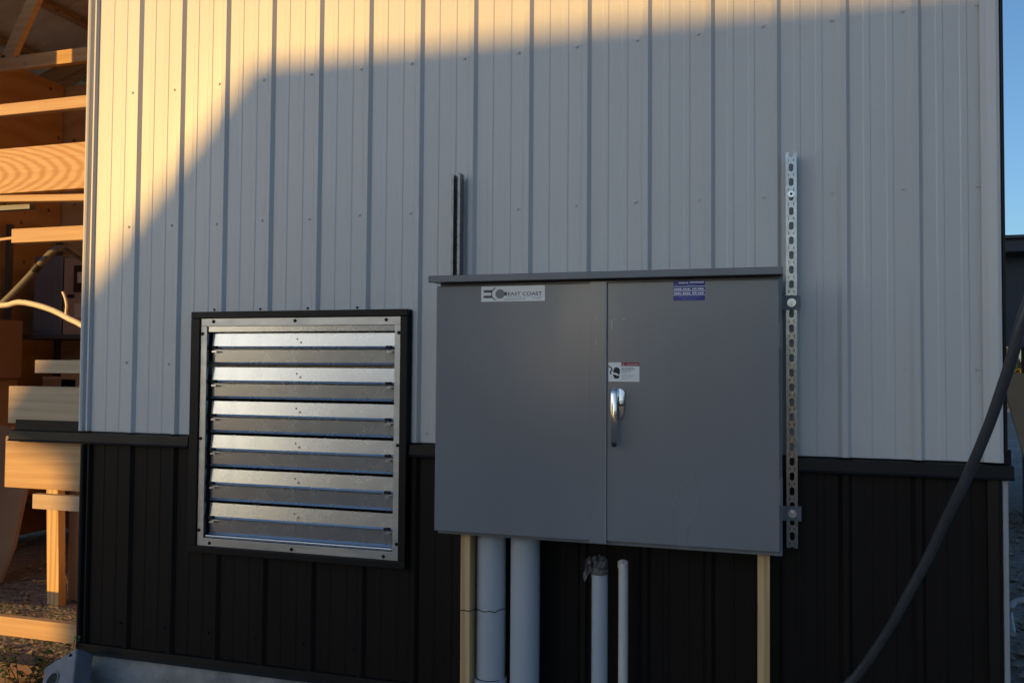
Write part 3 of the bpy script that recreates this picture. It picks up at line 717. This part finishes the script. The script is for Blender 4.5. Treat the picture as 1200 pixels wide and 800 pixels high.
# black flexible conduit in front of the wall
yy = -.42
px = [(1203, 360, -.76), (1188, 412, -.74), (1174, 455, -.71), (1158, 500, -.67), (1132.5, 560, -.60), (1108, 609, -.53), (1087, 654, -.47), (1064, 696, -.41), (1037, 744, -.34), (996, 799, -.26)]
pts = [at(x, y, Y) for x, y, Y in px]
lead = pts[0]
tail = pts[-1]
pre = [Vector((4.30, -1.05, .0)), Vector((4.22, -1.03, .45)), Vector((4.0, -1.0, 1.15)), Vector((3.6, -.93, 1.90)), Vector((3.1, -.85, 2.05)), Vector((lead.x+.10, -.79, lead.z+.27))]
post = [Vector((tail.x-.13, -.22, tail.z-.12)), Vector((tail.x-.36, -.24, max(.10, tail.z-.24))), Vector((tail.x-.66, -.28, .03)), Vector((tail.x-1.1, -.36, .010))]
tag(MB().tube(curve_pts(pre+pts+post, 160), .0136, 20).build('flexible_conduit', MT['conduit'], smooth=True), 'black flexible conduit hanging in a long curve in front of the wall corner', 'conduit')

# ------------------------------------------------------------------ inside the open bay
def boxthing(name, x0, x1, y0, y1, z0, z1, m, label, cat, group=None, flaps=True, handle=None):
    e = empty(name, ((x0+x1)/2, (y0+y1)/2, z0), label, cat, group)
    MB().box(x0, x1, y0, y1, z0, z1).build('carton', m, e, bevel=.004)
    MB().box(x0-.001, x1+.001, y0-.0015, y0+.01, z1-.02, z1+.003).build('flap', MT['carddk'] if m == MT['card'] else MT['card'], e)
    if handle:
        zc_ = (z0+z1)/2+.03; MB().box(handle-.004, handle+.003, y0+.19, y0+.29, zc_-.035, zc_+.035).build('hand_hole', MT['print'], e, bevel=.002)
    return e
# rack against the partition return
RY0, RY1 = 2.25, 2.80
SHZ = at(60, 392, RY0).z
rk = empty('storage_rack', (-2.8, 2.5, 0), 'dark steel storage rack against the brown plywood inside the bay', 'rack')
for x in (-3.9, -1.2):
    for y_ in (RY0+.02, RY1-.02): MB().box(x-.02, x+.02, y_-.02, y_+.02, -.02, SHZ+.9).build('upright', MT['rack'], rk)
for z in (.35, 1.05, SHZ): MB().box(-3.92, -1.18, RY0, RY1, z-.03, z).build('shelf', MT['rack'], rk)
def rx(px_, py_, Y): return at(px_, py_, Y).x
g = empty('steel_enclosure', (rx(55, 350, RY0), RY0+.25, SHZ), 'tall blue grey steel enclosure standing on the rack shelf', 'enclosure')
xa, xb, zt = rx(38, 350, RY0+.05), rx(71, 350, RY0+.05), at(55, 300, RY0+.05).z
MB().box(xa, xb, RY0+.06, RY1-.05, SHZ, zt).build('case', MT['steelblue'], g, bevel=.006)
MB().box(xa+.02, xb-.05, RY0+.052, RY0+.0605, SHZ+.03, zt-.03).build('door', MT['steelblue'], g, bevel=.003)
g = empty('control_box', (rx(88, 340, RY0), RY0+.2, SHZ), 'beige control box with dark display window on the rack shelf', 'control box')
xa, xb = rx(73, 350, RY0+.05), rx(73, 350, RY0+.05)+.75
MB().box(xa, xb, RY0+.06, RY1-.05, SHZ, zt-.02).build('case', MT['beige'], g, bevel=.006)
a = at(87, 311, RY0+.05); b = at(101, 342, RY0+.05)
MB().box(a.x, b.x+.1, RY0+.045, RY0+.061, b.z, a.z).build('display', MT['darkglass'], g, bevel=.004)
a = at(91, 319, RY0+.04); b = at(101, 331, RY0+.04); MB().box(a.x, b.x, RY0+.038, RY0+.0455, b.z, a.z).build('tag', MT['paper'], g)
a = at(87, 356, RY0+.05); b = at(100, 372, RY0+.05); MB().box(a.x, b.x, RY0+.052, RY0+.0605, b.z, a.z).build('tag', MT['paper'], g)
a = at(79, 345, RY0+.05); b = at(86, 349, RY0+.05); MB().box(a.x, b.x, RY0+.05, RY0+.0605, b.z, a.z).build('vent', MT['near_black'], g)
# cartons
a = at(27, 376, 2.12); b = at(27, 443, 2.12)
boxthing('cardboard_box', a.x-.7, a.x, 1.62, 2.12, b.z, a.z, MT['carddk'], 'brown carton with a dark hand hole, topmost on the carton stack', 'box', 'cartons in the bay', handle=a.x)
boxthing('cardboard_box', a.x-.8, a.x-.06, 1.60, 2.14, .70, b.z-.002, MT['card'], 'wide carton under the box with the hand hole', 'box', 'cartons in the bay')
boxthing('cardboard_box', a.x-.75, a.x-.02, 1.58, 2.14, 0, .698, MT['carddk'], 'lowest large carton of the stack standing on dirt', 'box', 'cartons in the bay')
boxthing('cardboard_box', at(80, 640, 1.12).x, at(80, 640, 1.12).x+.62, 1.12, 1.75, 0, at(85, 585, 1.12).z+.04, MT['card'], 'large brown carton behind the short upright stud inside the bay', 'box', 'cartons in the bay')
boxthing('cardboard_box', at(76, 400, 2.3).x, -1.25, 2.27, 2.75, 1.05, 1.05+.36, MT['card'], 'carton on the middle rack shelf under the control box', 'box', 'cartons in the bay')
boxthing('cardboard_box', -3.2, at(52, 500, 2.3).x, 2.27, 2.75, 1.05, 1.05+.30, MT['carddk'], 'carton on the middle rack shelf under the steel enclosure', 'box', 'cartons in the bay')
# leaning cardboard sheet
q = [at(-25, 495, 1.5), at(13, 500, 1.5), at(29, 575, 1.42), at(15, 640, 1.36), at(-2, 690, 1.3), at(-30, 700, 1.26)]
q[-1].z = 0; q[-2].z = max(.0, min(.02, q[-2].z)); 
mb = MB(); n = len(q); off = Vector((.01, .02, 0)); mb.add(q+[p+off for p in q], [tuple(range(n))[::-1], tuple(range(n, 2*n))]+[(i, (i+1) % n, n+(i+1) % n, n+i) for i in range(n)])
tag(mb.build('cardboard_sheet', MT['card']), 'folded cardboard sheet leaning at the edge of the open bay', 'cardboard')
# short stud standing inside, lit by the sun
Yp = 1.0
x0, x1 = at(52, 640, Yp).x, at(66, 640, Yp).x
mb = MB(); zt = at(58, 560, Yp).z
mb.add([(x0+.03, Yp, -.02), (x1+.03, Yp, -.02), (x1+.03, Yp+.055, -.02), (x0+.03, Yp+.055, -.02), (x0, Yp, zt), (x1, Yp, zt), (x1, Yp+.055, zt), (x0, Yp+.055, zt)], [(0, 3, 2, 1), (4, 5, 6, 7), (0, 1, 5, 4), (1, 2, 6, 5), (2, 3, 7, 6), (3, 0, 4, 7)])
tag(mb.build('short_stud', MT['pine_v'], bevel=.004), 'short sunlit upright stud standing on the dirt inside the bay', 'stud')
# cables and conduit in the bay
def hang(name, pts_, r, m, lab, cat, n=50): return tag(MB().tube(curve_pts(pts_, n), r, 12).build(name, m, smooth=True), lab, cat)
Yc = .75
hang('white_cable', [Vector((-3.93, .15, 2.15)), Vector((-3.5, .5, 1.92)), at(-160, 335, Yc), at(-60, 352, Yc), at(0, 358, Yc), at(22, 354, Yc), at(45, 358, Yc), at(65, 365, Yc), at(82, 374, Yc), at(99, 383, Yc), at(150, 420, Yc), at(185, 470, Yc+.1), at(200, 600, Yc+.1), at(205, 760, Yc+.1)], .0165, MT['cable'], 'white cable sagging across the open bay', 'cable')
hang('grey_conduit', [Vector((at(-190, 560, Yc).x, Yc+.05, -.01)), at(-175, 560, Yc+.05), at(-90, 440, Yc+.05), at(0, 358, Yc+.05), at(30, 328, Yc+.05), at(50, 306, Yc+.05), at(64, 293, Yc+.05), at(78, 292, Yc+.1), at(100, 306, Yc+.2), at(150, 350, Yc+.25)], .019, MT['unlit_grey'], 'grey conduit slanting up across the dark bay', 'conduit')
MB_ = MB().tube([at(40, 317, Yc+.05), at(46, 310, Yc+.05)], .024, 14)
cp = MB_.build('coupling', MT['blackwire'], bpy.data.objects['grey_conduit'], smooth=True)
hang('black_wires', [at(66, 294, Yc+.1), at(76, 291, Yc+.08), at(88, 298, Yc+.1), at(100, 305, Yc+.14), at(150, 330, Yc+.2)], .007, MT['blackwire'], 'thin black wire curling off the grey conduit', 'wire')
hang('cable_end', [at(73.5, 342, Yc), at(76, 348, Yc), at(78, 357, Yc), at(77.5, 364, Yc), at(77, 371, Yc)], .0075, MT['cable'], 'short curl of pale cable above the white cable', 'cable', 24)

# ------------------------------------------------------------------ things on the ground at the corner
jb = empty('junction_box', (-1.0, -.2, 0), 'tilted pale grey plastic box with a round hole by the footing', 'junction box')
c0 = at(78, 792, -.16)
def rot_box(mb_, hx_, hy_, hz_, Mx):
    v = [Mx @ Vector((a*hx_, b*hy_, c*hz_)) for a, b, c in ((-1,-1,-1),(1,-1,-1),(1,1,-1),(-1,1,-1),(-1,-1,1),(1,-1,1),(1,1,1),(-1,1,1))]
    return mb_.add(v, [(0,3,2,1),(4,5,6,7),(0,1,5,4),(1,2,6,5),(2,3,7,6),(3,0,4,7)])
Mx = Matrix.Translation((c0.x+.0, -.16, .085)) @ Matrix.Rotation(rad(-18), 4, 'Z') @ Matrix.Rotation(rad(-32), 4, 'X') @ Matrix.Rotation(rad(-38), 4, 'Y')
rot_box(MB(), .095, .045, .095, Mx).build('case', MT['boxgrey'], jb, bevel=.008)
hole = Mx @ Matrix.Translation((-.030, -.0455, .0))
ring = [hole @ Vector((.036*math.cos(t), -.002, .036*math.sin(t))) for t in [2*math.pi*i/28 for i in range(29)]]
MB().tube(ring, .004, 8, caps=False).build('rim', MT['boxgrey'], jb, smooth=True)
MB().add([hole @ Vector((.034*math.cos(t), -.001, .034*math.sin(t))) for t in [2*math.pi*i/28 for i in range(28)]], [tuple(range(28))]).build('hole', MT['near_black'], jb)
s = link_mesh('screw', SCREW_D, jb, Mx @ Vector((.065, -.046, .072)))
# weed
wd = empty('weed', (-1.08, -.03, 0), 'leafy green weed growing at the building corner behind the grey box', 'plant')
st_mb = MB(); lf = MB(); base = Vector((-1.07, -.05, -.01))
R2 = random.Random(21)
def leaf(p, d, L, w):
    d = d.normalized(); sd = d.cross(Vector((0, 0, 1))).normalized(); up = sd.cross(d)
    pr = ((0, 0), (.25, .8), (.55, 1), (.8, .6), (1, 0)); o = len(lf.v)
    for t, k in pr:
        droop = -.35*t*t*L
        lf.v.append(p+d*(t*L)+Vector((0, 0, droop)))
        lf.v.append(p+d*(t*L)+sd*(w*k)+up*(w*k*.35)+Vector((0, 0, droop))); lf.v.append(p+d*(t*L)-sd*(w*k)+up*(w*k*.35)+Vector((0, 0, droop)))
    for i in range(4):
        a = o+i*3; lf.f.append((a, a+3, a+4, a+1)); lf.f.append((a, a+2, a+5, a+3))
for si in range(15):
    a = R2.uniform(0, 6.28); ln = R2.uniform(.10, .25); lean = R2.uniform(.15, .8)
    b0 = base+Vector((R2.uniform(-.16, .07), R2.uniform(-.12, .06), 0))
    tip = b0+Vector((math.cos(a)*lean*ln, math.sin(a)*lean*ln*.6-.02, ln))
    P_ = curve_pts([b0, (b0+tip)/2+Vector((0, 0, .02)), tip], 8)
    st_mb.tube(P_, [.0028*(1-.6*i/(len(P_)-1)) for i in range(len(P_))], 5)
    for k in range(9):
        t = .25+.75*k/8; p = P_[min(len(P_)-1, int(t*(len(P_)-1)))]; aa = R2.uniform(0, 6.28)
        leaf(p, Vector((math.cos(aa), math.sin(aa), R2.uniform(-.1, .7))), R2.uniform(.028, .055), R2.uniform(.008, .016))
st_mb.build('stem', MT['stem'], wd); lf.build('foliage', MT['leaf'], wd, smooth=True)
# wrapper scrap
mb = MB(); c = at(155, 797, -.12); n = 7
for j in range(n):
    for i in range(n): mb.v.append(Vector((c.x-.05+.11*i/n, -.16+.08*j/n, .012+.03*abs(noise.noise((i*.9, j*.9, 4)))+.01*R2.random())))
for j in range(n-1):
    for i in range(n-1): a = j*n+i; mb.f.append((a, a+1, a+n+1, a+n))
tag(mb.build('wrapper_scrap', MT['wrapper']), 'crumpled pale wrapper scrap at the foot of the footing', 'litter')
# plank lying in the sun at the opening
c = on_ground(8, 800, .03)
tag(MB().box(c.x-1.6, c.x+.12, c.y-.02, c.y+.20, -.012, .034).build('plank', MT['pine'], bevel=.003), 'sunlit plank lying on the dirt before the open bay', 'plank')

# ------------------------------------------------------------------ beyond the right corner
sh = empty('pole_shed', (5.0, 7.4, 0), 'dark open-sided pole shed beyond the wall corner', 'shed')
Ys = 6.0
zt, zf, zb = at(1190, 284, Ys).z, at(1190, 299, Ys).z, at(1190, 406, Ys).z
xs = at(1173, 350, Ys).x-1.2
mb = MB()
for i in range(24):
    x = xs+i*.25; mb.add([(x, Ys+.05, zb), (x+.19, Ys+.05, zb), (x+.205, Ys+.03, zb), (x+.235, Ys+.03, zb), (x+.25, Ys+.05, zb), (x, Ys+.05, zt), (x+.19, Ys+.05, zt), (x+.205, Ys+.03, zt), (x+.235, Ys+.03, zt), (x+.25, Ys+.05, zt)], [(j, j+1, j+6, j+5) for j in range(4)])
mb.build('front_siding', MT['dark_shed'], sh)
MB().box(xs-.2, xs+6.2, Ys-.25, Ys+.0, zf, zt).build('fascia', MT['dark_shed'], sh, bevel=.01)
MB().prism([(Ys-.3, zt+.002), (Ys+3.4, zt-.5), (Ys+3.4, zt-.45), (Ys-.3, zt+.03)], 'X', xs-.25, xs+6.25).build('roof', MT['dark_shed'], sh)
for x in (xs, at(1196, 350, Ys).x+.12, xs+6):
    for y_ in (Ys+.14, Ys+3.2): MB().box(x-.07, x+.07, y_-.07, y_+.07, -.1, zt-(y_-Ys)*.155).build('post', MT['trunk'], sh)
# plywood sheet leaning on the shed post
Yq = 5.55
q = [at(1160, 437, Yq), at(1230, 436, Yq), at(1230, 545, Yq), at(1206, 512, Yq), at(1178, 461, Yq), at(1166, 442, Yq)]
q = [at(1172, 438, Yq+.35), at(1240, 436, Yq+.35), Vector((at(1240, 520, Yq).x, Yq-.2, .0)), Vector((at(1218, 520, Yq).x, Yq-.2, .0))]
mb = MB(); n = 4; off = Vector((0, .025, 0)); mb.add(q+[p+off for p in q], [tuple(range(n))[::-1], tuple(range(n, 2*n))]+[(i, (i+1) % n, n+(i+1) % n, n+i) for i in range(n)])
tag(mb.build('plywood_sheet', MT['card']), 'brown plywood sheet leaning on the dark shed post', 'plywood')
# pale hose on the gravel
pp = [on_ground(1187, 742, .02), on_ground(1183, 725, .02)+Vector((0, 0, .05)), at(1184, 712, 1.9), at(1190, 705, 1.9), at(1204, 703, 1.9), at(1225, 712, 1.95), at(1245, 760, 2.0)]
pp[-1].z = .02
tag(MB().tube(curve_pts(pp, 40), .016, 12).build('pale_hose', MT['hose'], smooth=True), 'pale hose looped on the dark gravel behind the corner', 'hose')
# sunlit shrubs far behind, seen under the shed
def shrub(x, y, h, w, lab, seed):
    R3 = random.Random(seed); e = empty('shrub', (x, y, 0), lab, 'shrub', 'sunlit shrubs behind the shed')
    tb = MB()
    for i in range(5):
        a = R3.uniform(0, 6.28); tb.tube([(x, y, -.05), (x+.2*math.cos(a)*w, y+.2*math.sin(a)*w, h*.45), (x+.4*math.cos(a)*w, y+.4*math.sin(a)*w, h*.8)], [.06, .035, .01], 6)
    tb.build('trunk', MT['trunk'], e)
    fb = MB()
    cl = [(R3.uniform(-.5, .5)*w, R3.uniform(-.5, .5)*w, R3.uniform(.25, .9)*h, R3.uniform(.2, .42)) for _ in range(12)]
    for i in range(5000):
        cx_, cy_, cz_, cr_ = R3.choice(cl); v = Vector((R3.gauss(0, 1), R3.gauss(0, 1), R3.gauss(0, 1))).normalized()*cr_*w*.5*R3.uniform(.5, 1)
        p = Vector((x+cx_, y+cy_, cz_))+v; a = Vector((R3.uniform(-1, 1), R3.uniform(-1, 1), R3.uniform(-1, 1))).normalized(); b = a.orthogonal().normalized(); s_ = R3.uniform(.04, .09)
        fb.add([p-a*s_, p+b*s_*.5, p+a*s_, p-b*s_*.5], [(0, 1, 2, 3)])
    fb.build('crown', MT['bush'], e)
for i, (x, y, h, w) in enumerate(((9.6, 26, 2.6, 2.6), (10.4, 30, 2.2, 2.4), (12.5, 30, 2.7, 2.6))):
    shrub(x, y, h, w, ('broad sunlit shrub behind the shed', 'low sunlit shrub behind the broad one', 'tall sunlit shrub farthest along the shed')[i], 40+i)

# ------------------------------------------------------------------ the neighbouring building whose shadow lies on the wall
BB = 14.0
KX, KZ = math.tan(SUN_AZ), math.tan(SUN_EL)/math.cos(SUN_AZ)
def cast(x, z, B): return (x-B*KX, z+B*KZ)               # point at distance B before the wall that throws its shadow on (x, z)
s_tl = at(284, 92, 0); s_rk = at(131, 300, 0)
zt_ = ZG+1.292
slope = (s_tl.z-s_rk.z)/(s_tl.x-s_rk.x)
xr_top = s_tl.x+(zt_-s_tl.z)/slope
z_e = at(20, 503, 0).z; xe = xr_top-(zt_-z_e)/slope
xw = at(72, 545, 0).x
nb = empty('neighbour_barn', (xr_top-BB*KX+1.5, -BB-3, 0), 'weathered board barn with a steep-sided roof facing the ribbed wall', 'barn')
A = cast(xe, z_e, BB); T = cast(xr_top, zt_, BB)
WR = 3.05-xr_top
prof = [A, T, (T[0]+WR, T[1]), (T[0]+WR+.4, A[1])]
MB().prism(prof, 'Y', -BB, -BB-7.5).build('roof', MT['barnroof'], nb)
Aw = cast(xw, 0, BB+.35)[0]
MB().box(Aw, T[0]+WR+.1, -BB-7.2, -BB-.35, -.05, A[1]+.02).build('wall', MT['barnwood'], nb)
for x in (Aw+.7, Aw+2.9):
    w = MB().box(x, x+.9, -BB-.36, -BB-.30, 1.1, 2.1).build('window', MT['white'], nb); MB().box(x+.08, x+.82, -BB-.31, -BB-.29, 1.18, 2.02).build('pane', MT['glass'], w)
MB().box(Aw+1.8, Aw+2.7, -BB-.40, -BB-.29, .02, 2.1).build('door', MT['barnwood'], nb, bevel=.01)

# ------------------------------------------------------------------ unseen wood added behind the camera to darken low reflections
def added_far_wood():
    R4 = random.Random(5); mb = MB()
    x = -70.0
    while x < 75:
        if -18 < x < -5: x = -5  # gap left so low sky glow reaches the cabinet door
        y = -46+R4.uniform(-4, 4)+.004*x*x*.2; h = R4.uniform(4.2, 6.4); w = R4.uniform(2.2, 3.6)
        mb.tube([(x, y, -.1), (x+R4.uniform(-.2, .2), y, h*.5)], [.16, .09], 6)
        for i in range(420):
            t = R4.random(); u = R4.gauss(0, .42); v = R4.gauss(0, .42); prof_ = math.sin(math.pi*min(1, .12+.9*t))**.6
            p = Vector((x+u*w*prof_, y+v*w*prof_, .3+t*h*(1-.12*abs(u)))); a = Vector((R4.uniform(-1, 1), R4.uniform(-1, 1), R4.uniform(-1, 1))).normalized(); b = a.orthogonal().normalized(); s_ = R4.uniform(.18, .42)
            mb.add([p-a*s_, p+b*s_*.55, p+a*s_, p-b*s_*.55], [(0, 1, 2, 3)])
        x += R4.uniform(1.6, 2.6)
    o = mb.build('added_far_wood', MT['bush']); o['kind'] = 'stuff'; o['label'] = 'unseen far-off trees added to darken the low reflections'; o['category'] = 'wood'
added_far_wood()
